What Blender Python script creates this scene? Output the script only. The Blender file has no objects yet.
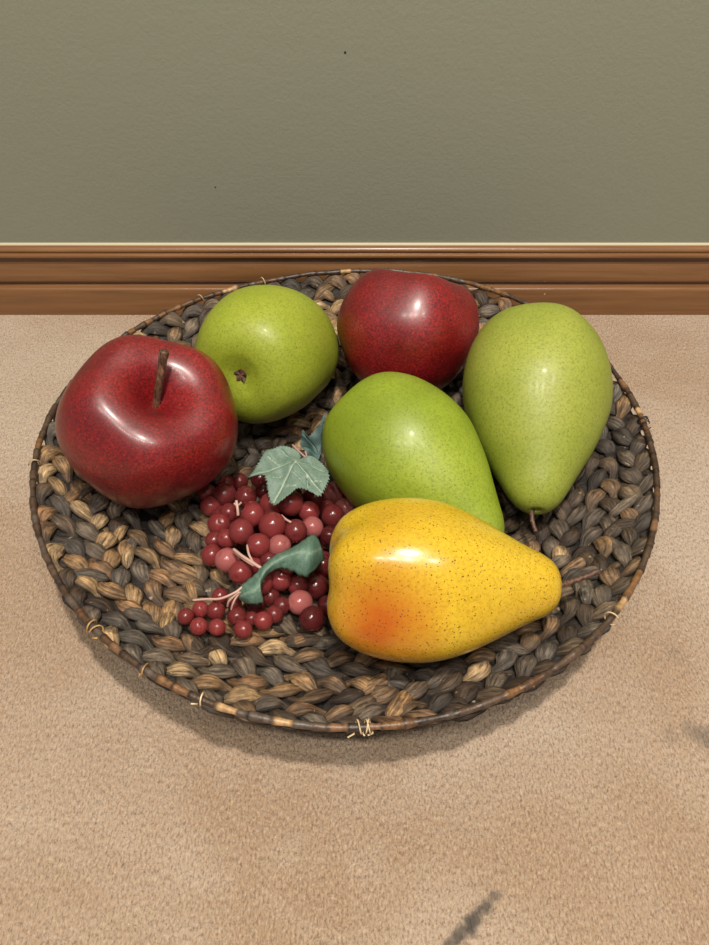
import bpy, bmesh, math, random
from math import sin, cos, pi, radians, hypot
from mathutils import Vector, Matrix, Quaternion, noise

random.seed(11)
SC = bpy.context.scene
COL = SC.collection

# ------------------------------------------------------------------ camera
cam_d = bpy.data.cameras.new('camera'); cam = bpy.data.objects.new('camera', cam_d); COL.objects.link(cam)
cam.location = (0.005, -0.43, 0.49)
cam.rotation_euler = (radians(90 - 47), 0, 0)
cam_d.sensor_fit = 'VERTICAL'; cam_d.sensor_height = 24; cam_d.lens = 24 * 720 / 945
cam_d.clip_start = 0.01
SC.camera = cam

# ------------------------------------------------------------------ light
SC.view_settings.view_transform = 'Standard'
SC.view_settings.look = 'None'
SC.view_settings.gamma = 1
SC.view_settings.exposure = 0.15
w = bpy.data.worlds.new('room_light'); SC.world = w; w.use_nodes = True
bg = w.node_tree.nodes['Background']; bg.inputs[0].default_value = (1.0, 0.96, 0.91, 1); bg.inputs[1].default_value = 0.23

def downlight(name, loc, power, radius, color=(1, 0.925, 0.83)):
    d = bpy.data.lights.new(name, 'AREA'); d.shape = 'DISK'; d.size = radius * 2
    d.energy = power; d.color = color
    o = bpy.data.objects.new(name, d); COL.objects.link(o); o.location = loc   # points straight down
    return o
downlight('ceiling_lamp', (0.16, -0.50, 2.2), 38, 0.055)
downlight('ceiling_lamp', (-0.66, -0.98, 2.2), 7, 0.05)
downlight('ceiling_lamp', (-0.24, -1.02, 2.2), 8, 0.05)
downlight('ceiling_lamp', (0.12, -1.04, 2.2), 9, 0.05)
downlight('ceiling_lamp', (0.75, -0.98, 2.2), 9, 0.06)

# ------------------------------------------------------------------ node helpers
class NT:
    def __init__(s, name):
        s.m = bpy.data.materials.new(name); s.m.use_nodes = True
        s.t = s.m.node_tree; s.b = s.t.nodes['Principled BSDF']; s.out = s.t.nodes['Material Output']
    def n(s, typ, **kw):
        nd = s.t.nodes.new(typ)
        for k, v in kw.items():
            if k.startswith('i_'):
                key = k[2:]; key = int(key) if key.isdigit() else key.replace('_', ' ')
                s.put(nd.inputs[key], v)
            else: setattr(nd, k, v)
        return nd
    def put(s, sock, v):
        if isinstance(v, bpy.types.NodeSocket): s.t.links.new(v, sock)
        elif isinstance(v, bpy.types.Node): s.t.links.new(v.outputs[0], sock)
        else:
            if isinstance(v, tuple) and len(v) == 3 and sock.type == 'RGBA': v = (*v, 1)
            sock.default_value = v
    def set(s, **kw):
        for k, v in kw.items(): s.put(s.b.inputs[k.replace('_', ' ')], v)
    def math(s, op, a, b=0.0, c=0.0, clamp=False):
        nd = s.n('ShaderNodeMath', operation=op, use_clamp=clamp)
        for i, v in enumerate((a, b, c)): s.put(nd.inputs[i], v)
        return nd.outputs[0]
    def ramp(s, fac, stops, interp='LINEAR'):
        nd = s.n('ShaderNodeValToRGB'); cr = nd.color_ramp; cr.interpolation = interp
        while len(cr.elements) < len(stops): cr.elements.new(0.5)
        for e, (p, c) in zip(cr.elements, stops):
            e.position = p; e.color = (*c, 1) if isinstance(c, tuple) else (c, c, c, 1)
        s.put(nd.inputs[0], fac); return nd.outputs[0]
    def mix(s, fac, a, b, blend='MIX'):
        nd = s.n('ShaderNodeMix', data_type='RGBA', blend_type=blend)
        s.put(nd.inputs[0], fac); s.put(nd.inputs[6], a); s.put(nd.inputs[7], b); return nd.outputs[2]
    def obj(s, scale=(1, 1, 1)):
        tc = s.n('ShaderNodeTexCoord'); mp = s.n('ShaderNodeMapping'); s.put(mp.inputs[0], tc.outputs['Object'])
        mp.inputs['Scale'].default_value = scale; return mp.outputs[0]
    def noise(s, vec, scale, detail=3, rough=0.5, dist=0.0):
        nd = s.n('ShaderNodeTexNoise'); s.put(nd.inputs['Vector'], vec)
        nd.inputs['Scale'].default_value = scale; nd.inputs['Detail'].default_value = detail
        nd.inputs['Roughness'].default_value = rough; nd.inputs['Distortion'].default_value = dist
        return nd.outputs[0]
    def voro(s, vec, scale, feature='F1', rand=1.0):
        nd = s.n('ShaderNodeTexVoronoi', feature=feature); s.put(nd.inputs['Vector'], vec)
        nd.inputs['Scale'].default_value = scale; nd.inputs['Randomness'].default_value = rand
        return nd
    def bump(s, h, dist, strength=1.0, normal=None):
        nd = s.n('ShaderNodeBump'); s.put(nd.inputs['Height'], h)
        nd.inputs['Distance'].default_value = dist; nd.inputs['Strength'].default_value = strength
        if normal is not None: s.put(nd.inputs['Normal'], normal)
        return nd.outputs[0]

def lin(r, g, b):
    f = lambda c: (c / 255 / 12.92) if c / 255 <= 0.04045 else ((c / 255 + 0.055) / 1.055) ** 2.4
    return (f(r), f(g), f(b))

# ------------------------------------------------------------------ mesh helpers
def mesh_obj(name, verts, faces, mat, parent=None, smooth=True, uvs=None, cols=None):
    me = bpy.data.meshes.new(name); me.from_pydata([tuple(v) for v in verts], [], faces); me.update()
    for m in (mat if isinstance(mat, (list, tuple)) else [mat]): me.materials.append(m)
    if smooth: me.polygons.foreach_set('use_smooth', [True] * len(me.polygons))
    if uvs:
        uv = me.uv_layers.new(name='UVMap')
        vi = [0] * len(me.loops); me.loops.foreach_get('vertex_index', vi)
        flat = []
        for i in vi: flat += uvs[i]
        uv.data.foreach_set('uv', flat)
    if cols:
        ca = me.color_attributes.new('tint', 'FLOAT_COLOR', 'POINT')
        flat = []
        for c in cols: flat += (c[0], c[1], c[2], 1.0)
        ca.data.foreach_set('color', flat)
    o = bpy.data.objects.new(name, me); COL.objects.link(o)
    if parent: o.parent = parent
    return o

def thing(name, label, cat, loc=(0, 0, 0), group=None):
    o = bpy.data.objects.new(name, None); COL.objects.link(o); o.location = loc
    o.empty_display_size = 0.02
    o['label'] = label; o['category'] = cat
    if group: o['group'] = group
    return o

def catmull(pts, n):
    """smooth list of tuples sampled n per span"""
    out = []; P = [Vector(p) for p in pts]
    for i in range(len(P) - 1):
        p0 = P[max(i - 1, 0)]; p1 = P[i]; p2 = P[i + 1]; p3 = P[min(i + 2, len(P) - 1)]
        for k in range(n):
            t = k / n
            out.append(0.5 * ((2 * p1) + (p2 - p0) * t + (2 * p0 - 5 * p1 + 4 * p2 - p3) * t * t + (3 * p1 - p0 - 3 * p2 + p3) * t ** 3))
    out.append(P[-1]); return out

def tube(path, radii, sides=8, cap=True, closed=False):
    """returns verts, faces, uvs; path list of Vector, radii float or list"""
    n = len(path); V = []; F = []; U = []
    if not isinstance(radii, (list, tuple)): radii = [radii] * n
    ref = Vector((0, 0, 1)); L = 0
    for i, p in enumerate(path):
        a = path[(i - 1) % n] if (closed or i > 0) else p
        b = path[(i + 1) % n] if (closed or i < n - 1) else p
        t = (b - a).normalized()
        r_ = ref - t * ref.dot(t)
        if r_.length < 0.05: r_ = Vector((1, 0, 0)) - t * t.x
        u = r_.normalized(); v = t.cross(u); ref = u if not closed else ref
        if i: L += (p - path[i - 1]).length
        for k in range(sides):
            an = 2 * pi * k / sides
            V.append(p + (u * cos(an) + v * sin(an)) * radii[i]); U.append((L * 100, k / sides))
    m = n if closed else n - 1
    for i in range(m):
        j = (i + 1) % n
        for k in range(sides):
            k2 = (k + 1) % sides
            F.append((i * sides + k, i * sides + k2, j * sides + k2, j * sides + k))
    if cap and not closed:
        F.append(tuple(reversed(range(sides)))); F.append(tuple((n - 1) * sides + k for k in range(sides)))
    return V, F, U

# ------------------------------------------------------------------ materials of the room
def mat_wall():
    m = NT('sage_grey_wall_paint'); v = m.obj()
    c = m.mix(m.noise(v, 1.6, 2), lin(134, 136, 120), lin(141, 142, 124))
    # two tiny scuffs on the paint
    tc = m.n('ShaderNodeTexCoord').outputs['Object']
    for p in ((-0.0035, 0.0, 0.2718, 0.0012), (-0.139, 0.0, 0.146, 0.0009)):
        d = m.n('ShaderNodeVectorMath', operation='DISTANCE'); m.put(d.inputs[0], tc); d.inputs[1].default_value = p[:3]
        k = m.math('LESS_THAN', d.outputs['Value'], p[3])
        c = m.mix(k, c, lin(50, 48, 42))
    m.set(Base_Color=c, Roughness=0.55)
    m.b.inputs['Specular IOR Level'].default_value = 0.3
    h = m.math('ADD', m.noise(v, 260, 3, 0.6), m.math('MULTIPLY', m.noise(v, 60, 2), 0.8))
    m.set(Normal=m.bump(h, 0.0006, 0.55))
    return m.m

def mat_wood():
    m = NT('honey_stained_wood'); v = m.obj((1.2, 40, 26))
    g = m.noise(v, 6, 5, 0.6, 0.4); g2 = m.noise(m.obj((3, 200, 160)), 5, 3, 0.6)
    c = m.ramp(g, [(0.25, lin(108, 74, 44)), (0.55, lin(131, 92, 57)), (0.8, lin(146, 105, 67))])
    c = m.mix(m.math('MULTIPLY', m.ramp(g2, [(0.5, 0.0), (0.7, 1.0)]), 0.25), c, lin(105, 66, 38))
    tc = m.n('ShaderNodeTexCoord').outputs['Object']        # small pale nicks in the finish
    for p, r in zip([(0.2201, 0.2843, 0.0418), (0.2215, 0.2838, 0.0395), (0.2218, 0.2796, 0.0285), (-0.1203, 0.2845, 0.0694)], (0.0014, 0.0014, 0.0013, 0.0012)):
        d = m.n('ShaderNodeVectorMath', operation='DISTANCE'); m.put(d.inputs[0], tc); d.inputs[1].default_value = p
        c = m.mix(m.math('LESS_THAN', d.outputs['Value'], r), c, lin(190, 166, 128))
    m.set(Base_Color=c, Roughness=0.33); m.b.inputs['Coat Weight'].default_value = 0.25
    m.b.inputs['Coat Roughness'].default_value = 0.2
    m.set(Normal=m.bump(g2, 0.0002, 0.3))
    return m.m

def mat_carpet():
    m = NT('beige_cut_pile_carpet'); v = m.obj()
    big = m.noise(v, 5.0, 3, 0.6, 0.6)
    c = m.mix(m.ramp(big, [(0.38, 0.0), (0.62, 1.0)]), lin(190, 159, 128), lin(212, 189, 164))
    # tufts: short worm-like cells leaning along the pile
    wv = m.n('ShaderNodeVectorMath', operation='ADD'); m.put(wv.inputs[0], m.obj((1.0, 0.62, 1.0)))
    nz = m.n('ShaderNodeTexNoise'); m.put(nz.inputs['Vector'], v); nz.inputs['Scale'].default_value = 240; nz.inputs['Detail'].default_value = 2
    sc_ = m.n('ShaderNodeVectorMath', operation='SCALE'); m.put(sc_.inputs[0], nz.outputs[1]); sc_.inputs['Scale'].default_value = 0.004
    m.put(wv.inputs[1], sc_.outputs[0])
    t = m.voro(wv.outputs[0], 520).outputs['Distance']
    fine = m.noise(m.obj((1.0, 0.42, 1.0)), 700, 4, 0.78)
    h = m.math('SUBTRACT', m.math('MULTIPLY', fine, 0.9), m.math('MULTIPLY', t, 0.8))
    dk = m.ramp(fine, [(0.36, 1.0), (0.49, 0.0)])
    c = m.mix(m.math('MULTIPLY', dk, 0.85), c, lin(140, 106, 76))
    lt = m.ramp(fine, [(0.53, 0.0), (0.66, 1.0)])
    c = m.mix(m.math('MULTIPLY', lt, 0.8), c, lin(226, 203, 176))
    # grey scuff marks: a twisted row of smudges and a faint one at the right
    tc = m.n('ShaderNodeTexCoord').outputs['Object']
    def smudge(c, x, y, r, amt, sq=1.0):
        d = m.n('ShaderNodeVectorMath', operation='DISTANCE')
        a = m.n('ShaderNodeVectorMath', operation='ADD'); m.put(a.inputs[0], tc)
        s2 = m.n('ShaderNodeVectorMath', operation='SCALE'); m.put(s2.inputs[0], nz.outputs[1]); s2.inputs['Scale'].default_value = 0.006
        m.put(a.inputs[1], s2.outputs[0])
        m.put(d.inputs[0], a.outputs[0]); d.inputs[1].default_value = (x + 0.003, y + 0.003, 0.003)
        f = m.ramp(m.math('DIVIDE', d.outputs['Value'], r), [(0.35, 1.0), (1.0, 0.0)])
        return m.mix(m.math('MULTIPLY', f, amt), c, lin(66, 62, 58))
    for x, y, r, a in ((0.0885, -0.3215, 0.0045, .6), (0.0925, -0.3195, 0.003, .35), (0.0838, -0.3265, 0.0052, .75), (0.0792, -0.3285, 0.004, .65), (0.0765, -0.3325, 0.0055, .8),
                       (0.0722, -0.3345, 0.005, .8), (0.0730, -0.3385, 0.0055, .8), (0.0670, -0.3395, 0.005, .75), (0.0640, -0.3430, 0.005, .75), (0.059, -0.347, 0.0055, .75)):
        c = smudge(c, x, y, r, a)
    for x, y, r, a in ((0.240, -0.219, 0.009, .35), (0.250, -0.225, 0.012, .5), (0.224, -0.222, 0.008, .2), (0.246, -0.160, 0.009, .15)):
        c = smudge(c, x, y, r, a)
    m.set(Base_Color=c, Roughness=0.95); m.b.inputs['Specular IOR Level'].default_value = 0.1
    m.b.inputs['Sheen Weight'].default_value = 0.15
    m.set(Normal=m.bump(h, 0.0030, 1.0))
    return m.m

# ------------------------------------------------------------------ room shell
def struct(o): o['kind'] = 'structure'; return o
WALL_Y = 0.2947

def grid_plane(name, x0, x1, y0, y1, mat):
    return struct(mesh_obj(name, [(x0, y0, 0), (x1, y0, 0), (x1, y1, 0), (x0, y1, 0)], [(0, 1, 2, 3)], mat, smooth=False))
grid_plane('floor', -1.6, 1.6, -1.8, WALL_Y + 0.02, mat_carpet())
wl = struct(mesh_obj('wall_back', [(-1.6, 0, 0), (1.6, 0, 0), (1.6, 0, 2.3), (-1.6, 0, 2.3), (-1.6, .1, 0), (1.6, .1, 0), (1.6, .1, 2.3), (-1.6, .1, 2.3)],
            [(0, 1, 2, 3), (5, 4, 7, 6), (3, 2, 6, 7), (4, 0, 3, 7), (1, 5, 6, 2)], mat_wall(), smooth=False))
wl.location.y = WALL_Y

# baseboard: (distance out from the wall, height) of the moulding profile
prof = [(0.0, 0.0), (0.0160, 0.0), (0.0160, 0.0335), (0.0156, 0.0358), (0.0144, 0.0370), (0.0122, 0.0376), (0.0096, 0.0382), (0.0078, 0.0394), (0.0076, 0.0408), (0.0092, 0.0420),
        (0.0112, 0.0434), (0.0119, 0.0460), (0.0116, 0.052), (0.0106, 0.058), (0.0090, 0.063), (0.0070, 0.0668), (0.0056, 0.0695), (0.0052, 0.0712),
        (0.0062, 0.0726), (0.0090, 0.0736), (0.0110, 0.0748), (0.0116, 0.0764), (0.0110, 0.0780), (0.0090, 0.0787), (0.0080, 0.0794), (0.0082, 0.0806), (0.0090, 0.0818), (0.0089, 0.0834),
        (0.0078, 0.0850), (0.0060, 0.0862), (0.0, 0.0866)]
def extrude_profile(name, prof, mat, smooth_ang=35):
    prof = [(d, z * 0.945) for d, z in prof]
    V = []; F = []
    n = len(prof)
    for x in (-1.6, 1.6):
        for d, z in prof: V.append((x, WALL_Y - d, z))
    for i in range(n - 1): F.append((i, n + i, n + i + 1, i + 1))
    F.append(tuple(range(n - 1, -1, -1))); F.append(tuple(range(n, 2 * n)))
    o = mesh_obj(name, V, F, mat, smooth=True)
    o.data.set_sharp_from_angle(angle=radians(smooth_ang))
    return struct(o)
extrude_profile('baseboard_back', prof, mat_wood(), 50)
mc = NT('cream_caulk'); mc.set(Base_Color=lin(196, 186, 158), Roughness=0.5)
extrude_profile('trim_1', [(0.0, 0.0862), (0.0030, 0.0862), (0.0026, 0.0872), (0.0012, 0.0878), (0.0, 0.0882)], mc.m)

# ------------------------------------------------------------------ woven basket
RC = [0.2517, 0.0003, 0.0046, 0.0003, 0.0023, -0.0034, 0.0027, -0.0003, -0.0011]
def rim_r(th):
    return RC[0] + sum(RC[2 * k - 1] * cos(k * th) + RC[2 * k] * sin(k * th) for k in range(1, 5))
def surf(r): return 0.0128 + 0.0607 * (r / 0.25) ** 2.6        # top of the weave inside the bowl
def bowl(th, rn, dz=0.0):
    """point on the bowl; rn is the radius as on a 0.25 circle"""
    k = 1 + (rim_r(th) / 0.25 - 1) * (rn / 0.25) ** 2
    r = rn * k
    wave = 0.0004 * sin(3 * th + 1) * (rn / 0.25) ** 2
    return Vector((r * cos(th), r * sin(th), surf(rn) + dz + wave))

def mat_weave():
    m = NT('dried_water_hyacinth'); at = m.n('ShaderNodeVertexColor', layer_name='tint')
    uv = m.n('ShaderNodeUVMap'); mp = m.n('ShaderNodeMapping'); m.put(mp.inputs[0], uv.outputs[0]); mp.inputs['Scale'].default_value = (0.45, 8, 1)
    f = m.noise(mp.outputs[0], 2.2, 4, 0.65)
    fib = m.ramp(f, [(0.32, 0.0), (0.68, 1.0)])
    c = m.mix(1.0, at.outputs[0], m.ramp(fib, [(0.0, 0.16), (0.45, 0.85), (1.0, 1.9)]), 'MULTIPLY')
    v = m.obj()
    c = m.mix(m.ramp(m.noise(v, 90, 3, 0.6), [(0.45, 0.0), (0.62, 0.55)]), c, lin(60, 53, 48))
    # pale worn flecks
    c = m.mix(m.ramp(m.noise(v, 170, 2, 0.5), [(0.70, 0.0), (0.76, 0.6)]), c, lin(190, 165, 130))
    m.set(Base_Color=c, Roughness=0.6); m.b.inputs['Specular IOR Level'].default_value = 0.4
    m.set(Normal=m.bump(f, 0.0018, 0.9))
    return m.m
def mat_tint(name, rough, fibre=True):
    m = NT(name); at = m.n('ShaderNodeVertexColor', layer_name='tint')
    c = m.mix(0.55, at.outputs[0], m.ramp(m.noise(m.obj(), 260, 3, 0.6), [(0.3, 0.3), (0.7, 1.5)]), 'MULTIPLY')
    m.set(Base_Color=c, Roughness=rough, Normal=m.bump(m.noise(m.obj(), 700, 2), 0.0005, 0.5))
    return m.m
M_WEAVE = mat_weave(); M_RIM = mat_tint('bark_wrapped_wire', 0.42)

DARK = [lin(66, 52, 40), lin(80, 66, 52), lin(88, 73, 57), lin(74, 66, 58)]
MID = [lin(110, 92, 72), lin(112, 98, 82), lin(96, 84, 72), lin(122, 96, 70), lin(100, 91, 80)]
TAN = [lin(158, 128, 90), lin(148, 116, 80), lin(172, 144, 106), lin(140, 106, 74)]
def seg_color(rng, th):
    # left and front more tan, right darker; back tan paints in the light there
    tanp = 0.16 + 0.16 * max(0.0, -cos(th - 0.5)) - 0.12 * max(0, cos(th)) + 0.14 * max(0, sin(th))
    u = rng.random()
    c = rng.choice(TAN) if u < tanp else rng.choice(MID) if u < tanp + 0.46 else rng.choice(DARK)
    k = rng.uniform(0.85, 1.15); return tuple(x * k for x in c)

basket = thing('woven_basket', 'round shallow brown woven basket on the carpet holding the fruit', 'basket', (0, 0, 0))
def build_weave():
    rng = random.Random(5); V = []; F = []; U = []; K = []
    S = 14
    rings = []
    r = 0.2392
    while r > 0.016:
        rings.append(r); r -= 0.0250
    for ri, R0 in enumerate(rings):
        circ = 2 * pi * R0
        L = 0.064 * rng.uniform(0.92, 1.08)
        ncyc = max(1, round(circ / L)) + (1 / 3 if rng.random() < .5 else 0)
        ncyc = max(1, round(circ / L))
        steps = ncyc * 22; ph0 = rng.uniform(0, 2 * pi); hand = 1 if ri % 2 == 0 else -1
        for st in range(3):
            base = len(V); cols = {}
            jit = rng.uniform(-.2, .2)
            for i in range(steps):
                th = 2 * pi * i / steps
                t = ncyc * th + ph0 + st * 2 * pi / 3 + jit
                wob = noise.noise(Vector((cos(th) * 5 + ri * 3.1, sin(th) * 5, st * 7.7)))
                wob2 = noise.noise(Vector((cos(th) * 9 + ri * 1.7, sin(th) * 9, st * 3.3 + 20)))
                A = 0.0084 * (1 + 0.35 * wob)
                def pos(th, t):
                    s2 = hand * sin(2 * t)
                    x = A * sin(t)
                    z = -0.0065 + 0.0030 * sin(2 * t) + 0.0018 * wob2
                    return bowl(th, min(R0 + x + 0.0022 * wob2, 0.2495), z)
                dt = 1e-3
                if hand > 0: p = pos(th, t); q = pos(th + dt, t + ncyc * dt)
                else:
                    p = pos(th, -t + 1.1); q = pos(th + dt, -t + 1.1 - ncyc * dt)
                tt = t if hand > 0 else -t + 1.1
                tan = (q - p).normalized()
                # surface normal of the bowl
                rad = Vector((cos(th), sin(th), 0)); slope = 0.0605 * 2.6 / 0.25 * (R0 / 0.25) ** 1.6
                nrm = (Vector((0, 0, 1)) - rad * slope).normalized()
                sid = tan.cross(nrm).normalized(); nn = sid.cross(tan)
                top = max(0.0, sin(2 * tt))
                w = 0.0036 + 0.0039 * top ** 0.8; w *= 1 + 0.25 * wob
                h = 0.0020 + 0.0013 * top
                roll = 0.5 * wob2; sid2 = sid * cos(roll) + nn * sin(roll); nn2 = nn * cos(roll) - sid * sin(roll)
                sg = int(math.floor(tt / pi - 0.0 + 0.25))
                if sg not in cols: cols[sg] = seg_color(rng, th)
                cc = cols[sg]
                for k in range(S):
                    an = 2 * pi * k / S
                    ca, sa = cos(an), sin(an)
                    cren = 1 + 0.20 * noise.noise(Vector((k * 2.3 + sg * 5.1, i * 0.07, st + ri * 5)))
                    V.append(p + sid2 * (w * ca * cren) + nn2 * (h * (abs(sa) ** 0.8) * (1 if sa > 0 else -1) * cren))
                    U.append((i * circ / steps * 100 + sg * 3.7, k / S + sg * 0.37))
                    e = (0.34 + 0.76 * max(0, sa) ** 0.8 * (0.35 + 0.65 * top)) * (1 + 0.5 * noise.noise(Vector((k * 1.9 + sg * 7.3, i * 0.05, st + ri * 3))))   # stain worn on the crest; strand edges darkened further as painted crevice shade
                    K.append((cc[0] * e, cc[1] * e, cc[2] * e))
            for i in range(steps):
                j = (i + 1) % steps
                for k in range(S):
                    k2 = (k + 1) % S
                    F.append((base + i * S + k, base + j * S + k, base + j * S + k2, base + i * S + k2))
    # extra crossing strands woven radially here and there, short lens-shaped pads
    for q in range(150):
        th = rng.uniform(0, 2 * pi); R0 = math.sqrt(rng.uniform(0.02 ** 2, 0.232 ** 2))
        ln = rng.uniform(0.010, 0.017); wd = rng.uniform(0.0045, 0.0068); ang = rng.choice((1, -1)) * rng.uniform(0.35, 1.25)
        base = len(V); cc = seg_color(rng, th); N = 9
        for i in range(N):
            s = -1 + 2 * i / (N - 1)
            prof_ = math.sqrt(max(0.0, 1 - abs(s) ** 2.2)) * 0.93 + 0.07
            dth = s * ln * cos(ang) / R0; dr = s * ln * sin(ang)
            p = bowl(th + dth, min(max(R0 + dr, 0.004), 0.243), -0.0028 - 0.0030 * s * s)
            rad = Vector((cos(th), sin(th), 0)); tg = Vector((-sin(th), cos(th), 0))
            slope = 0.0605 * 2.6 / 0.25 * (R0 / 0.25) ** 1.6
            nrm = (Vector((0, 0, 1)) - rad * slope).normalized()
            tan = (tg * cos(ang) + rad * sin(ang)).normalized(); sid = tan.cross(nrm).normalized()
            for k in range(S):
                an = 2 * pi * k / S
                V.append(p + sid * (wd * prof_ * cos(an)) + nrm * (0.0030 * prof_ * sin(an)))
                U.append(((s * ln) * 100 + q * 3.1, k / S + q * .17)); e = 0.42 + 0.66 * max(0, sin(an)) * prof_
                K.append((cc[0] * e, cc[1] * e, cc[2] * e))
        for i in range(N - 1):
            for k in range(S):
                k2 = (k + 1) % S; F.append((base + i * S + k, base + (i + 1) * S + k, base + (i + 1) * S + k2, base + i * S + k2))
        F.append(tuple(base + k for k in range(S))); F.append(tuple(base + (N - 1) * S + k for k in reversed(range(S))))
    # plain backing sheet added under the braids; closes the gaps and darkens them
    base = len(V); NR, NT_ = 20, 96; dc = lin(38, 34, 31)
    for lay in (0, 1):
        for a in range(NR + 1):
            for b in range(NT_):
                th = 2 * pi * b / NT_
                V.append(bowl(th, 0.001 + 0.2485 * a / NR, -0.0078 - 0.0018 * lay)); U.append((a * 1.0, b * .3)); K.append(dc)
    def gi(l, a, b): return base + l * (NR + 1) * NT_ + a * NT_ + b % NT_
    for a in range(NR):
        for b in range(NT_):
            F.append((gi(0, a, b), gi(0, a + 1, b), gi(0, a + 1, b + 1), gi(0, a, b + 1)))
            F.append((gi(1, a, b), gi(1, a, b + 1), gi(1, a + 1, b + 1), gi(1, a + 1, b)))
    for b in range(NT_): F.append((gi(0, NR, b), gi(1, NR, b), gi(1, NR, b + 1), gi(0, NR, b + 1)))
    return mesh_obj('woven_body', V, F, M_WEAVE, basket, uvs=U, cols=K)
build_weave()

def build_rim():
    rng = random.Random(9); n = 900; path = []; rad = []; cols = []
    # wrap pitch irregular
    marks = []; s = 0
    while s < 1: marks.append(s); s += rng.uniform(0.0045, 0.012)
    wc = [rng.choice([lin(70, 52, 38), lin(92, 64, 42), lin(60, 48, 40), lin(118, 84, 52), lin(80, 62, 48), lin(84, 72, 62)]) for _ in marks]
    for i in range(len(wc)):
        if rng.random() < 0.10: wc[i] = rng.choice([lin(176, 140, 96), lin(126, 92, 64)])
    import bisect
    for i in range(n):
        u = i / n; th = 2 * pi * u
        k = bisect.bisect_right(marks, u) - 1
        hi = marks[k + 1] if k + 1 < len(marks) else 1.0
        f = (u - marks[k]) / max(1e-5, hi - marks[k])
        p = bowl(th, 0.25, 0.0002 + 0.0012 * noise.noise(Vector((cos(th) * 8, sin(th) * 8, 2))))
        path.append(p)
        rad.append(0.0021 + 0.0007 * (1 - f) + 0.0009 * noise.noise(Vector((u * 90, 3, 1))))
        c = wc[k]; e = (0.35 if f < 0.10 else 1.0) * (0.75 + 0.5 * rng.random())
        cols.append(tuple(x * e for x in c))
    V, F, U = tube(path, rad, 10, closed=True)
    mesh_obj('rim', V, F, M_RIM, basket, uvs=U, cols=[c for c in cols for _ in range(10)])
    # pale binding fibres: loops around the rim, some with loose ends
    def binding(u, count, col, loose=True):
        V = []; F = []; U = []; K = []
        for q in range(count):
            th = 2 * pi * u + (q - count / 2) * 0.0115 + rng.uniform(-.002, .002)
            c = bowl(th, 0.25, 0.0008); rd = Vector((cos(th), sin(th), 0)); tg = Vector((-sin(th), cos(th), 0))
            pts = [c + rd * (0.0042 * cos(a)) + Vector((0, 0, 0.0042 * sin(a))) + tg * (0.0008 * a * (1 if q % 2 else -1)) for a in [2 * pi * j / 14 for j in range(13)]]
            if loose: pts += [pts[-1] + rd * 0.002 - tg * rng.uniform(-.004, .004) + Vector((0, 0, rng.uniform(-.002, .003)))]
            v, f, uu = tube(pts, 0.00055, 5); o = len(V); V += v; F += [tuple(i + o for i in ff) for ff in f]; U += uu; K += [col] * len(v)
        mesh_obj('rim_binding', V, F, M_RIM, basket, uvs=U, cols=K)
    cream = lin(214, 190, 150)
    for deg, cnt, col in ((273, 3, cream), (250, 1, cream), (228, 2, lin(190, 150, 90)), (240, 1, lin(170, 130, 80)), (316, 1, cream), (188, 1, lin(190, 160, 120)), (4, 3, lin(40, 38, 40)), (112, 1, cream), (128, 1, lin(190, 160, 120))):
        binding(deg / 360, cnt, col)
build_rim()

# ------------------------------------------------------------------ fruit
def orient(axis):
    return Vector((0, 0, 1)).rotation_difference(Vector(axis).normalized())

def fruit_body(name, parent, prof, axis, centre, mat, lobes=(5, 0.02, 0.0), squash=0.012, seed=0, spin=0.0, bend=(0, 0), seg=96):
    """prof: list of (z, radius) from stem pole round to the other pole"""
    P = catmull([(z, r, 0) for z, r in prof], 8)
    V = []; F = []; U = []
    zmin = min(p[0] for p in P); zmax = max(p[0] for p in P); rmax = max(p[1] for p in P)
    q = orient(axis) @ Quaternion((0, 0, 1), spin)
    rows = len(P)
    for a, p in enumerate(P):
        z, r = p[0], max(p[1], 0.0)
        t = (z - zmin) / (zmax - zmin)
        for b in range(seg):
            th = 2 * pi * b / seg
            k = 1 + (lobes[1] * (1 - t) + lobes[2] * t) * cos(lobes[0] * th + seed) * min(1, r / rmax * 1.2)
            d = Vector((cos(th), sin(th), z / rmax))
            k += squash * noise.noise(d * 0.9 + Vector((seed * 3.1, 0, 0))) * 2
            v = Vector((r * k * cos(th) + bend[0] * max(0, z / rmax) ** 2 * rmax, r * k * sin(th) + bend[1] * max(0, z / rmax) ** 2 * rmax, z + (lobes[1] * (1 - t) + lobes[2] * t) * cos(lobes[0] * th + seed) * rmax * 0.6 * (r / rmax) * math.tanh(z / rmax * 2.5)))
            V.append(v)
    for a in range(rows - 1):
        for b in range(seg):
            b2 = (b + 1) % seg
            F.append((a * seg + b, (a + 1) * seg + b, (a + 1) * seg + b2, a * seg + b2))
    o = mesh_obj(name, V, F, mat, parent)
    bm = bmesh.new(); bm.from_mesh(o.data); bmesh.ops.remove_doubles(bm, verts=bm.verts, dist=1e-5); bmesh.ops.recalc_face_normals(bm, faces=bm.faces)
    bm.to_mesh(o.data); bm.free(); o.data.polygons.foreach_set('use_smooth', [True] * len(o.data.polygons))
    o.rotation_mode = 'QUATERNION'; o.rotation_quaternion = q; o.location = Vector(centre) - parent.location
    return o

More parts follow.
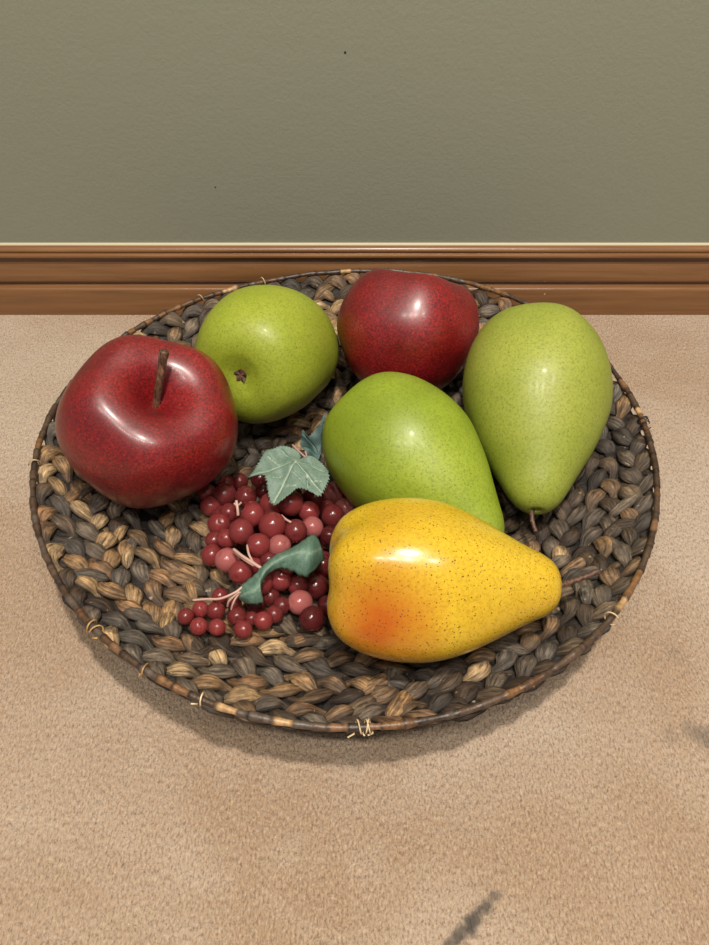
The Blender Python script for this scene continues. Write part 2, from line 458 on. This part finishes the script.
def mat_apple():
    m = NT('glossy_red_apple_skin'); v = m.obj()
    n = m.noise(v, 14, 3, 0.55); fine = m.noise(v, 620, 3, 0.75)
    c = m.ramp(n, [(0.3, lin(104, 8, 14)), (0.5, lin(134, 18, 22)), (0.72, lin(160, 36, 34))])
    c = m.mix(m.ramp(fine, [(0.40, 0.8), (0.56, 0.0)]), c, lin(64, 6, 10))
    c = m.mix(m.ramp(fine, [(0.60, 0.0), (0.72, 0.4)]), c, lin(205, 70, 52))
    c = m.mix(m.ramp(m.noise(v, 70, 3, 0.6), [(0.5, 0.0), (0.75, 0.35)]), c, lin(92, 10, 16))
    m.set(Base_Color=c, Roughness=0.42); m.b.inputs['Specular IOR Level'].default_value = 0.6
    m.b.inputs['Coat Weight'].default_value = 0.35; m.b.inputs['Coat Roughness'].default_value = 0.2
    m.set(Normal=m.bump(m.noise(v, 120, 2), 0.0004, 0.35))
    return m.m

def mat_pear(name, c0, c1, c2, rough, spots, spot_col, seed=0.0, blush=None, coat=0.05):
    m = NT(name); tc = m.n('ShaderNodeTexCoord'); mp = m.n('ShaderNodeMapping'); m.put(mp.inputs[0], tc.outputs['Object']); mp.inputs['Location'].default_value = (seed, seed, seed)
    v = mp.outputs[0]
    n = m.noise(v, 11, 3, 0.55)
    c = m.ramp(n, [(0.32, c0), (0.5, c1), (0.7, c2)])
    fine = m.noise(v, 480, 3, 0.75)
    c = m.mix(m.ramp(fine, [(0.36, 0.55), (0.54, 0.0)]), c, tuple(x * 0.55 for x in c1))
    if blush:
        d = m.n('ShaderNodeVectorMath', operation='DISTANCE'); m.put(d.inputs[0], tc.outputs['Object']); d.inputs[1].default_value = blush[0]
        dd = m.math('ADD', m.math('DIVIDE', d.outputs['Value'], blush[1]), m.math('MULTIPLY', m.math('SUBTRACT', m.noise(v, 40, 3, .6), 0.5), 0.45))
        c = m.mix(m.ramp(dd, [(0.15, 0.92), (0.55, 0.5), (1.0, 0.0)]), c, blush[2])
    # russet freckles of two sizes
    for sc_, th, amt, pick in spots:
        vo = m.voro(v, sc_)
        sel = m.math('GREATER_THAN', m.n('ShaderNodeSeparateColor', i_0=vo.outputs['Color']).outputs[0], pick)
        k = m.math('MULTIPLY', m.ramp(vo.outputs['Distance'], [(th * 0.6, 1.0), (th, 0.0)]), sel)
        c = m.mix(m.math('MULTIPLY', k, amt), c, spot_col)
    m.set(Base_Color=c, Roughness=rough); m.b.inputs['Coat Weight'].default_value = coat; m.b.inputs['Coat Roughness'].default_value = 0.15
    m.set(Normal=m.bump(m.noise(v, 160, 2), 0.0004, 0.35))
    return m.m

mb = NT('dark_bark'); nb = mb.noise(mb.obj((1, 1, .3)), 500, 3, .6)
mb.set(Base_Color=mb.ramp(nb, [(0.35, lin(48, 30, 22)), (0.6, lin(104, 72, 52)), (0.75, lin(150, 112, 84))]), Roughness=0.5, Normal=mb.bump(nb, 0.0006, 0.8)); M_BARK = mb.m

def stem(parent, pts, r0, r1, name='stem', knob=True):
    P = catmull(pts, 6); n = len(P)
    rad = [r0 + (r1 - r0) * i / (n - 1) for i in range(n)]
    if knob:
        rad[0] *= 1.3; rad[-2] *= 1.12; rad[-1] *= 1.0
    rad = [r * (1 + 0.12 * noise.noise(Vector((i * 0.7, r0 * 999, 0)))) for i, r in enumerate(rad)]
    V, F, U = tube([p - parent.location for p in P], rad, 10)
    return mesh_obj(name, V, F, M_BARK, parent)

M_APPLE = mat_apple()
def apple_prof(R, top=0.86, taper=1.0):
    return [(R * z, R * r) for z, r in
        [(0.47, 0.0), (0.475, 0.04), (0.52, 0.10), (0.61, 0.18), (0.70, 0.27), (0.775, 0.39), (0.80, 0.53), (0.77, 0.69), (0.64, 0.84), (0.44, 0.94), (0.18, 0.995), (-0.08, 0.98), (-0.32, 0.90 * taper), (-0.54, 0.77 * taper), (-0.72, 0.60 * taper),
         (-0.84, 0.43 * taper), (-0.87, 0.30 * taper), (-0.83, 0.18), (-0.76, 0.08), (-0.74, 0.0)]]

def base_of(c, r): return (c[0], c[1], c[2] - r)

# front left apple, stem end leaning to the viewer
c = (-0.1570, -0.0132, 0.0970)
a1 = thing('apple', 'large glossy red apple with a brown stem at the left of the basket', 'apple', base_of(c, 0.06))
ax1 = Vector((0.36, -0.22, 0.90)).normalized()
fruit_body('body', a1, apple_prof(0.0672), ax1, c, M_APPLE, lobes=(5, 0.012, 0.030), seed=1.3, squash=0.03)
s0 = Vector(c) + ax1 * 0.030
stem(a1, [s0, s0 + Vector((0.004, 0.002, 0.013)), s0 + Vector((0.009, 0.006, 0.030)), s0 + Vector((0.013, 0.011, 0.044))], 0.0026, 0.0036)

# rear apple
c = (0.0525, 0.1238, 0.0853)
a2 = thing('apple', 'red apple with no stem showing at the back of the basket between two green pears', 'apple', base_of(c, 0.06))
ax2 = Vector((0.16, 0.62, 0.78)).normalized()
fruit_body('body', a2, apple_prof(0.0650, taper=0.98), ax2, c, M_APPLE, lobes=(5, 0.02, 0.030), seed=0.4, squash=0.03)

def pear_prof(R, L=1.9, neck=1.0):
    k = L / 1.9
    return [(R * z, R * r) for z, r in
        [(-0.78, 0.0), (-0.79, 0.05), (-0.84, 0.12), (-0.91, 0.22), (-0.935, 0.36), (-0.90, 0.55), (-0.775, 0.745), (-0.52, 0.895), (-0.22, 0.975), (0.10, 1.0), (0.42, 0.965), (0.72, 0.87 * neck), (1.0 * k, 0.74 * neck),
         (1.26 * k, 0.60 * neck), (1.5 * k, 0.475 * neck), (1.68 * k, 0.39 * neck), (1.81 * k, 0.30 * neck), (1.88 * k, 0.19 * neck), (1.885 * k, 0.10), (1.86 * k, 0.04), (1.85 * k, 0.0)]]

GSPOT = [(420, 0.24, 0.7, 0.7), (800, 0.30, 0.45, 0.55)]
M_G1 = mat_pear('bright_green_pear_skin', lin(120, 138, 30), lin(138, 156, 42), lin(152, 168, 54), 0.46, GSPOT, lin(70, 84, 18), 0.3)
M_G2 = mat_pear('olive_green_pear_skin', lin(130, 142, 44), lin(144, 154, 56), lin(156, 163, 66), 0.50, GSPOT, lin(82, 84, 26), 1.3)
M_G3 = mat_pear('yellow_green_pear_skin', lin(134, 148, 36), lin(148, 160, 46), lin(160, 168, 56), 0.48, GSPOT, lin(82, 88, 24), 2.3)

CONE = {0.42: 0.965, 0.72: 0.865, 1.0: 0.735, 1.26: 0.59, 1.5: 0.455, 1.68: 0.355, 1.81: 0.25, 1.88: 0.14, 1.885: 0.07}
def cone_prof(R, L):
    """pear with straighter flanks and a small rounded tip"""
    base = pear_prof(R, 1.9, 1.0); out = []
    for z, r in base:
        k = min(CONE, key=lambda q: abs(q - z / R))
        if abs(k - z / R) < 1e-3: r = R * CONE[k]
        out.append((z * (L / 1.9 if z > 0.9 * R else 1), r))
    return out

def pear(label, c, R, axis, mat, L, seed, neck=1.0, cone=False, dim=1.0, bend=(0, 0), lobes=(5, 0.03, 0.0), squash=0.02, spin=0.0):
    t = thing('pear', label, 'pear', base_of(c, R * 0.9))
    pf = cone_prof(R, L) if cone else pear_prof(R, L, neck)
    pf = [(z if (i > 3 ) else -0.91 * R + (z + 0.91 * R) * dim, r) for i, (z, r) in enumerate(pf)]
    fruit_body('body', t, pf, axis, c, mat, lobes=lobes, seed=seed, squash=squash, spin=spin, bend=bend)
    return t

# yellow pear in front
cy = Vector((0.0385, -0.1582, 0.0926)); axy = Vector((1.0, -0.02, -0.02)).normalized(); RY = 0.0536
# blush position, in the body's own frame
qy = orient(axy)
bl = qy.inverted() @ (Vector((0.020, -0.204, 0.1140)) - cy)
M_Y = mat_pear('yellow_pear_skin', lin(200, 158, 30), lin(210, 172, 40), lin(218, 184, 52), 0.27, [(330, 0.20, 0.95, 0.5), (560, 0.28, 0.85, 0.6)], lin(96, 56, 14), 3.3, (tuple(bl), 0.046, lin(172, 76, 6)), 0.25)
py = pear('yellow speckled pear with an orange blush lying at the front of the basket', cy, RY, axy, M_Y, 1.90, 2.2, 1.0, lobes=(5, 0.055, 0.0), squash=0.015)
tip = cy + axy * RY * 1.80
stem(py, [tip, tip + Vector((0.010, 0.003, -0.002)), tip + Vector((0.022, 0.007, -0.001)), tip + Vector((0.034, 0.011, 0.001))], 0.0022, 0.0016)

# big olive pear at the right
cr = Vector((0.1562, 0.0370, 0.1000)); axr = Vector((-0.10, -0.90, -0.25)).normalized()
pr = pear('large olive green pear at the right of the basket, narrow end toward the front', cr, 0.0612, axr, M_G2, 1.95, 0.7, 1.0, True, lobes=(5, 0.012, 0.0))
tip = cr + axr * 0.062 * 1.78
stem(pr, [tip, tip + Vector((-0.003, -0.006, -0.006)), tip + Vector((-0.003, -0.013, -0.010)), tip + Vector((-0.001, -0.020, -0.013))], 0.0021, 0.0016)

# middle pear
cm = Vector((0.0402, -0.0172, 0.0770)); axm = Vector((0.62, -0.76, -0.18)).normalized()
pear('bright green pear in the middle of the basket, behind the yellow pear', cm, 0.0578, axm, M_G1, 1.95, 1.9, 1.0, True, lobes=(5, 0.012, 0.0))

# pear at the back left, base turned to the viewer
ct = Vector((-0.0752, 0.0886, 0.0898)); axt = Vector((0.27, 0.88, -0.28)).normalized()
pt = pear('green pear at the back left showing its base with a small brown calyx', ct, 0.0606, axt, M_G3, 1.50, 0.2, 0.95, dim=0.4, bend=(0.24, 0.05), lobes=(5, 0.012, 0.0), squash=0.02)
def calyx(parent, p, ax, r):
    V = [Vector((0, 0, 0.0004))]; F = []; n = 10
    for i in range(n):
        a = 2 * pi * i / n; rr = r * (1.0 if i % 2 == 0 else 0.84) * random.uniform(.85, 1.1)
        V.append(Vector((rr * cos(a), rr * sin(a), 0.0016 * (i % 2 == 0) + random.uniform(0, .0006))))
    for i in range(n): V.append(V[1 + i] * 0.9 - Vector((0, 0, 0.0022)))
    for i in range(n):
        j = (i + 1) % n; F.append((0, 1 + i, 1 + j)); F.append((1 + i, 1 + n + i, 1 + n + j, 1 + j))
    F.append(tuple(1 + n + i for i in reversed(range(n))))
    q = orient(ax); V = [q @ v + p - parent.location for v in V]
    mesh_obj('calyx', V, F, M_BARK, parent, smooth=False)
calyx(pt, ct - axt * 0.0606 * 0.87, -axt, 0.0062)

# ------------------------------------------------------------------ grape bunch
def mat_grape(name, col, frost, trans):
    m = NT(name); v = m.obj()
    tc = m.n('ShaderNodeObjectInfo')
    va = m.n('ShaderNodeVectorMath', operation='ADD'); m.put(va.inputs[0], v)
    sc_ = m.n('ShaderNodeVectorMath', operation='SCALE'); sc_.inputs[0].default_value = (1, 2, 3); m.put(sc_.inputs['Scale'], m.math('MULTIPLY', tc.outputs['Random'], 20.0)); m.put(va.inputs[1], sc_.outputs[0])
    n = m.noise(va.outputs[0], 130, 3, 0.6)
    c = m.mix(m.ramp(n, [(0.42, 0.0), (0.72, frost)]), col, lin(214, 140, 136))
    hv = m.n('ShaderNodeHueSaturation'); m.put(hv.inputs['Color'], c); m.put(hv.inputs['Value'], m.math('ADD', 0.7, m.math('MULTIPLY', tc.outputs['Random'], 0.6)))
    m.set(Base_Color=hv.outputs[0], Roughness=m.ramp(n, [(0.4, 0.12), (0.75, 0.35)]))
    m.b.inputs['Subsurface Weight'].default_value = 0.5; m.b.inputs['Subsurface Radius'].default_value = (0.008, 0.002, 0.002); m.b.inputs['Subsurface Scale'].default_value = 1.0
    m.b.inputs['Transmission Weight'].default_value = trans; m.b.inputs['IOR'].default_value = 1.42
    return m.m
GM = [mat_grape('red_translucent_grape', lin(134, 42, 44), 0.4, 0.45), mat_grape('dark_red_grape', lin(106, 28, 32), 0.25, 0.6), mat_grape('frosted_pink_grape', lin(150, 78, 76), 0.9, 0.15)]
GR=[ (-0.1040,-0.0311,0.0347,0.0094),(-0.0848,-0.0386,0.0407,0.0085),(-0.1151,-0.0414,0.0320,0.0078),(-0.1202,-0.0262,0.0317,0.0074),(-0.1057,-0.0143,0.0298,0.0067),(-0.0771,-0.0078,0.0291,0.0075),(-0.0707,-0.0313,0.0394,0.0067),(-0.0970,-0.0551,0.0404,0.0071),(-0.0746,-0.0690,0.0541,0.0083),(-0.1029,-0.0693,0.0429,0.0086),(-0.0815,-0.0879,0.0570,0.0090),(-0.0940,-0.0873,0.0473,0.0072),(-0.1051,-0.0833,0.0401,0.0068),(-0.0665,-0.1033,0.0604,0.0083),(-0.0575,-0.0862,0.0620,0.0097),(-0.0622,-0.0518,0.0471,0.0090),(-0.0459,-0.0543,0.0507,0.0097),(-0.0400,-0.0876,0.0573,0.0085),(-0.0284,-0.0716,0.0418,0.0081),(-0.0317,-0.0577,0.0443,0.0080),(-0.0293,-0.0341,0.0347,0.0091),(-0.0105,-0.0209,0.0253,0.0099),(-0.0134,-0.0518,0.0325,0.0092),(-0.0030,-0.0370,0.0243,0.0087),(-0.0513,-0.1020,0.0575,0.0081),(-0.1051,-0.0969,0.0390,0.0079),(-0.0908,-0.1079,0.0472,0.0089),(-0.0788,-0.1216,0.0515,0.0083),(-0.0591,-0.1110,0.0526,0.0060),(-0.0240,-0.1218,0.0336,0.0089),(-0.0349,-0.1389,0.0376,0.0087),(-0.0255,-0.1544,0.0410,0.0085),(-0.0575,-0.1324,0.0360,0.0069),(-0.0630,-0.1289,0.0480,0.0080),(-0.0499,-0.1237,0.0449,0.0080),(-0.0374,-0.1247,0.0388,0.0074),(-0.0669,-0.1420,0.0393,0.0068),(-0.0152,-0.0763,0.0370,0.0074),(-0.0193,-0.1049,0.0370,0.0079),(-0.0149,-0.1393,0.0349,0.0069),(-0.0950,-0.0088,0.0268,0.0070),(-0.0443,-0.1163,0.0547,0.0069),(-0.0701,-0.1122,0.0481,0.0065),(-0.1128,-0.1607,0.0540,0.0054),(-0.1046,-0.1519,0.0493,0.0055),(-0.1023,-0.1692,0.0550,0.0058),(-0.0937,-0.1524,0.0481,0.0062),(-0.0904,-0.1681,0.0519,0.0056),(-0.0934,-0.1371,0.0433,0.0057),(-0.0784,-0.1562,0.0467,0.0064),(-0.0724,-0.1684,0.0496,0.0060),(-0.0596,-0.1591,0.0457,0.0062),(-0.0685,-0.1556,0.0431,0.0049),(-0.0528,-0.1514,0.0418,0.0060),(-0.0482,-0.1420,0.0388,0.0061),(-0.0823,-0.1429,0.0420,0.0050),(-0.0690,-0.0543,0.0262,0.0072),(-0.0434,-0.0645,0.0252,0.0071),(-0.0465,-0.0753,0.0397,0.0084),(-0.0715,-0.0848,0.0308,0.0083),(-0.0308,-0.0579,0.0241,0.0071),(-0.0853,-0.0510,0.0280,0.0074),(-0.0430,-0.0410,0.0251,0.0084),(-0.0757,-0.1094,0.0340,0.0074),(-0.0822,-0.0645,0.0408,0.0075),(-0.0502,-0.1053,0.0427,0.0074),(-0.0904,-0.0626,0.0292,0.0071),(-0.0502,-0.0886,0.0481,0.0072),(-0.0203,-0.0712,0.0255,0.0077),(-0.0628,-0.1183,0.0351,0.0083),(-0.0612,-0.0672,0.0470,0.0075),(-0.0653,-0.1006,0.0313,0.0074),(-0.0559,-0.0693,0.0265,0.0073),(-0.0180,-0.0390,0.0240,0.0081),(-0.0789,-0.0840,0.0424,0.0074),(-0.0536,-0.0832,0.0288,0.0082),(-0.0480,-0.1174,0.0329,0.0076),(-0.0689,-0.0394,0.0253,0.0072),(-0.0202,-0.0943,0.0278,0.0076),(-0.0456,-0.0387,0.0436,0.0070),(-0.0623,-0.0882,0.0423,0.0084),(-0.0493,-0.0992,0.0303,0.0079),(-0.0831,-0.0740,0.0309,0.0084),(-0.0780,-0.0516,0.0390,0.0072),(-0.0592,-0.0374,0.0377,0.0082),(-0.0555,-0.0535,0.0261,0.0080),(-0.0092,-0.0642,0.0244,0.0074),(-0.0929,-0.0932,0.0339,0.0076),(-0.1047,-0.0495,0.0306,0.0074),(-0.0354,-0.1126,0.0305,0.0070) ]
bunch = thing('grape_bunch', 'bunch of translucent red grapes with grey green leaves in the basket beside the yellow pear', 'grapes', (-0.062, -0.095, 0.022))
def grape_mesh(mat, nm):
    bm = bmesh.new(); bmesh.ops.create_uvsphere(bm, u_segments=28, v_segments=18, radius=1.0)
    for v in bm.verts:
        z = v.co.z
        v.co.z *= 1.04
        d = math.hypot(v.co.x, v.co.y)
        if z > 0: v.co.z -= 0.16 * math.exp(-(d / 0.16) ** 2)
        else: v.co.z += 0.05 * math.exp(-(d / 0.1) ** 2)
    for f in bm.faces: f.smooth = True
    me = bpy.data.meshes.new(nm); bm.to_mesh(me); bm.free(); me.materials.append(mat); return me
GME = [grape_mesh(m, 'grape') for m in GM]
PINK = {18, 26, 30, 41, 21, 23, 24}
DARKG = {5, 6, 20, 31, 36, 29, 37, 38, 39}
g0 = bpy.data.objects.new('grape', GME[0]); rg = random.Random(3)
for i, (x, y, z, r) in enumerate(GR):
    g = g0 if i == 0 else g0.copy()
    COL.objects.link(g)
    g.data = GME[2] if i in PINK else GME[1] if (i in DARKG or (i > 56 and rg.random() < .6)) else GME[0]
    g.parent = bunch; g.location = Vector((x, y, z)) - bunch.location; g.scale = (r * 1.07,) * 3
    g.rotation_euler = (rg.uniform(-1.2, 1.2), rg.uniform(-1.2, 1.2), rg.uniform(0, 6))

mv = NT('pale_pink_vine'); mv.set(Base_Color=lin(196, 160, 146), Roughness=0.4); mv.b.inputs['Subsurface Weight'].default_value = 0.2; mv.b.inputs['Subsurface Radius'].default_value = (.003, .002, .002)
def vines(name, lines):
    for pts, r in lines:
        P = catmull([Vector(p) - bunch.location for p in pts], 5); v, f, _ = tube(P, r, 7)
        mesh_obj(name, v, f, mv.m, bunch)
vines('vine_stem', [([(-0.1104, -0.1463, 0.0520), (-0.1002, -0.1479, 0.0560), (-0.0892, -0.1501, 0.0600), (-0.0790, -0.1471, 0.0630), (-0.0743, -0.1432, 0.0640)], 0.0009), ([(-0.0850, -0.1513, 0.0520), (-0.0836, -0.1505, 0.0570), (-0.0805, -0.1489, 0.0600), (-0.0755, -0.1472, 0.0640)], 0.0008), ([(-0.0821, -0.1542, 0.0520), (-0.0805, -0.1525, 0.0570), (-0.0783, -0.1495, 0.0600), (-0.0749, -0.1465, 0.0630)], 0.0007)])
vines('vine_stem', [([(-0.0844, -0.1085, 0.0620), (-0.0768, -0.1175, 0.0660), (-0.0691, -0.1238, 0.0670), (-0.0618, -0.1289, 0.0670)], 0.0012), ([(-0.0834, -0.1106, 0.0610), (-0.0749, -0.1200, 0.0650), (-0.0673, -0.1261, 0.0660)], 0.0009), ([(-0.0745, -0.1055, 0.0630), (-0.0723, -0.1146, 0.0650), (-0.0684, -0.1229, 0.0660)], 0.0009)])
vines('vine_stem', [([(-0.0871, -0.0662, 0.0500), (-0.0875, -0.0625, 0.0540), (-0.0888, -0.0567, 0.0570)], 0.0012), ([(-0.0877, -0.0606, 0.0540), (-0.0904, -0.0593, 0.0570)], 0.0008), ([(-0.0878, -0.0600, 0.0540), (-0.0846, -0.0586, 0.0570)], 0.0008)])
vines('vine_stem', [([(-0.0511, -0.0761, 0.0620), (-0.0474, -0.0823, 0.0650), (-0.0430, -0.0869, 0.0670)], 0.0009), ([(-0.0489, 0.0132, 0.0500), (-0.0414, -0.0017, 0.0560), (-0.0349, -0.0120, 0.0600), (-0.0368, -0.0006, 0.0560)], 0.0008)])

# leaves --------------------------------------------------------------------
def mat_leaf():
    m = NT('grey_green_fabric_leaf'); at = m.n('ShaderNodeVertexColor', layer_name='tint'); v = m.obj()
    c = m.mix(0.5, at.outputs[0], m.ramp(m.noise(v, 700, 3, .6), [(0.3, 0.5), (0.7, 1.35)]), 'MULTIPLY')
    m.set(Base_Color=c, Roughness=0.6, Normal=m.bump(m.noise(v, 900, 2), 0.0003, 0.6)); return m.m
M_LEAF = mat_leaf()
def solid(V, F, nrm, th):
    n = len(V); W = [v - nrm[i] * th for i, v in enumerate(V)]
    from collections import Counter
    cnt = Counter(); dirn = {}
    for f in F:
        for a, b in zip(f, f[1:] + f[:1]): cnt[frozenset((a, b))] += 1; dirn[frozenset((a, b))] = (a, b)
    G = list(F) + [tuple(reversed([i + n for i in f])) for f in F]
    for e, k in cnt.items():
        if k == 1: a, b = dirn[e]; G.append((b, a, a + n, b + n))
    return list(V) + W, G
def vnormals(V, F):
    N = [Vector((0, 0, 0)) for _ in V]
    for f in F:
        c = (V[f[1]] - V[f[0]]).cross(V[f[-1]] - V[f[0]])
        for i in f: N[i] += c
    return [x.normalized() if x.length > 0 else Vector((0, 0, 1)) for x in N]
def star_leaf(outline, centre, frame, veins, base_col, vein_col, curl=0.0, droop=0.0):
    """outline in leaf plane (m), centre = petiole point; frame = (origin, x axis, y axis, normal)"""
    O, X, Y, N = frame
    pts = []
    for i in range(len(outline)):
        a = Vector((*outline[i], 0)); b = Vector((*outline[(i + 1) % len(outline)], 0))
        m = max(1, int((b - a).length / 0.0007))
        for k in range(m):
            p = a.lerp(b, k / m)
            s = 1 + 0.03 * ((k % 3) - 1)                       # fine serration
            pts.append((centre[0] + (p.x - centre[0]) * s, centre[1] + (p.y - centre[1]) * s))
    R = 22; V = []; K = []; F = []; n = len(pts)
    for j in range(R + 1):
        s = j / R
        for p in pts:
            x = centre[0] + (p[0] - centre[0]) * s; y = centre[1] + (p[1] - centre[1]) * s
            d = 1e9; al = 0
            for (ax_, ay_, bx_, by_, wd) in veins:
                ux, uy = bx_ - ax_, by_ - ay_; L2 = ux * ux + uy * uy
                t = max(0, min(1, ((x - ax_) * ux + (y - ay_) * uy) / L2))
                dd = hypot(x - ax_ - ux * t, y - ay_ - uy * t) / wd
                d = min(d, dd)
            rr = hypot(x - centre[0], y - centre[1])
            h = curl * noise.noise(Vector((x * 90, y * 90, 1.5))) * 0.004 - droop * rr * rr - 0.0010 * math.exp(-(d * 0.5) ** 2)
            V.append(O + X * x + Y * y + N * h)
            k = math.exp(-d * d); k2 = math.exp(-(d * 0.3) ** 2) * 0.35
            col = [b_ * (1 - k2) + v2 * k2 for b_, v2 in zip(base_col, lin(70, 108, 92))]
            K.append(tuple(a_ * (1 - k) + v_ * k for a_, v_ in zip(col, vein_col)))
    for j in range(R):
        for i in range(n):
            i2 = (i + 1) % n
            F.append((j * n + i, (j + 1) * n + i, (j + 1) * n + i2, j * n + i2))
    nr = vnormals(V, F); 
    V2, F2 = solid(V, F, nr, 0.00035)
    o = mesh_obj('leaf', [v - bunch.location for v in V2], F2, M_LEAF, bunch, cols=K + K)
    bm = bmesh.new(); bm.from_mesh(o.data); bmesh.ops.remove_doubles(bm, verts=bm.verts, dist=2e-5); bm.to_mesh(o.data); bm.free()
    return o
star_leaf([(-0.03729, -0.01130), (-0.03419, -0.00537), (-0.02977, 0.00295), (-0.02522, 0.01066), (-0.01375, 0.01560), (-0.00707, 0.01496), (-0.00183, 0.01345), (0.00153, 0.01091), (0.00364, 0.00623), (0.00309, 0.00224), (0.00958, 0.00362), (0.01616, 0.00264), (0.02135, -0.00135), (0.02510, -0.00758), (0.02635, -0.01257), (0.02714, -0.01646), (0.02474, -0.02295), (0.02138, -0.02967), (0.01936, -0.03231), (0.01433, -0.02857), (0.01000, -0.02586), (0.00573, -0.02503), (0.00153, -0.02591), (-0.00185, -0.02886), (-0.00587, -0.03245), (-0.01059, -0.03565), (-0.01467, -0.03752), (-0.01716, -0.03593), (-0.01963, -0.03079), (-0.02091, -0.02478), (-0.02198, -0.01782), (-0.02380, -0.01250), (-0.02580, -0.01084), (-0.03077, -0.01171)], (0.0, 0.0), (Vector((-0.04139, -0.03648, 0.08100)), Vector((0.99872, -0.00615, 0.05020)), Vector((0.00000, 0.99259, 0.12154)), Vector((-0.05058, -0.12139, 0.99132))), [(0.00000, 0.00000, -0.01597, -0.03480, 0.00070), (0.00000, 0.00000, -0.03452, -0.00998, 0.00050), (0.00000, 0.00000, 0.02136, -0.02882, 0.00050), (0.00000, 0.00000, -0.01208, 0.01237, 0.00040), (0.00000, 0.00000, 0.02298, -0.00892, 0.00040), (-0.00634, -0.01137, -0.01763, -0.01448, 0.00030), (-0.01008, -0.02085, 0.00139, -0.02299, 0.00030), (-0.00437, -0.00790, 0.00617, -0.01883, 0.00030), (-0.01260, -0.00313, -0.02190, 0.00538, 0.00030), (-0.01690, -0.00386, -0.02384, -0.00807, 0.00030), (0.00953, -0.01371, 0.00990, -0.02329, 0.00030), (0.01255, -0.01819, 0.02253, -0.01942, 0.00030)], lin(106, 128, 112), lin(168, 180, 158), 1.0, 3.0)
star_leaf([(-0.01822, 0.00757), (-0.01778, 0.01247), (-0.01531, 0.02230), (-0.01275, 0.01893), (-0.00932, 0.01595), (-0.00402, 0.02302), (0.00036, 0.02885), (0.00043, 0.03438), (0.00232, 0.03543), (0.00290, 0.02662), (0.00205, 0.01223), (0.00088, 0.00088), (0.00048, -0.00320), (-0.00176, -0.00176), (-0.00437, -0.00245), (-0.00960, -0.00155), (-0.01394, 0.00138)], (0.0, 0.0), (Vector((-0.02573, 0.00475, 0.04500)), Vector((0.93219, -0.30117, 0.20078)), Vector((0.00000, 0.55470, 0.83205)), Vector((-0.36196, -0.77563, 0.51709))), [(0.00000, 0.00000, -0.01451, 0.01834, 0.00040), (0.00000, 0.00000, 0.00975, 0.03177, 0.00050), (0.00000, 0.00000, -0.01561, 0.00613, 0.00030), (0.00000, 0.00000, 0.01475, 0.02262, 0.00030)], lin(72, 98, 94), lin(104, 128, 120), 1.3, 6.0)
def folded_leaf(A, B):
    A = catmull(A, 6); B = catmull(B, 6); M = 14; V = []; K = []; F = []
    for i, (a, b) in enumerate(zip(A, B)):
        for j in range(M + 1):
            s = j / M; p = a.lerp(b, s); wd = (a - b).length
            h = wd * 0.30 * sin(pi * s) + 0.0009 * noise.noise(Vector((i * .35, j * .5, 2))) - 0.0008 * math.exp(-((s - 0.5) * 12) ** 2)
            p = p + Vector((0.1, -0.45, 0.88)).normalized() * h + (b - a) * 0.02 * (((i * 7 + j) % 3) - 1) * (1 if j in (0, M) else 0)
            V.append(p); k = math.exp(-((s - 0.5) * 18) ** 2) * 0.6 + 0.25 * math.exp(-((((i * 0.16 + abs(s - 0.5)) % 1) - 0.5) * 14) ** 2)
            K.append(tuple(x * (1 - k) + y * k for x, y in zip(lin(80, 108, 92), lin(132, 156, 136))))
    n = M + 1
    for i in range(len(A) - 1):
        for j in range(M): F.append((i * n + j, i * n + j + 1, (i + 1) * n + j + 1, (i + 1) * n + j))
    nr = vnormals(V, F); V2, F2 = solid(V, F, nr, 0.0004)
    mesh_obj('leaf', [v - bunch.location for v in V2], F2, M_LEAF, bunch, cols=K + K)
folded_leaf([(-0.0793, -0.1449, 0.0600), (-0.0745, -0.1407, 0.0640), (-0.0663, -0.1347, 0.0670), (-0.0603, -0.1278, 0.0690), (-0.0518, -0.1202, 0.0710), (-0.0382, -0.1137, 0.0730), (-0.0295, -0.1066, 0.0740), (-0.0249, -0.1020, 0.0720), (-0.0218, -0.1033, 0.0680)],
            [(-0.0767, -0.1476, 0.0540), (-0.0680, -0.1535, 0.0580), (-0.0588, -0.1535, 0.0610), (-0.0611, -0.1445, 0.0630), (-0.0572, -0.1341, 0.0650), (-0.0488, -0.1297, 0.0670), (-0.0401, -0.1321, 0.0680), (-0.0281, -0.1356, 0.0660), (-0.0168, -0.1168, 0.0620)])
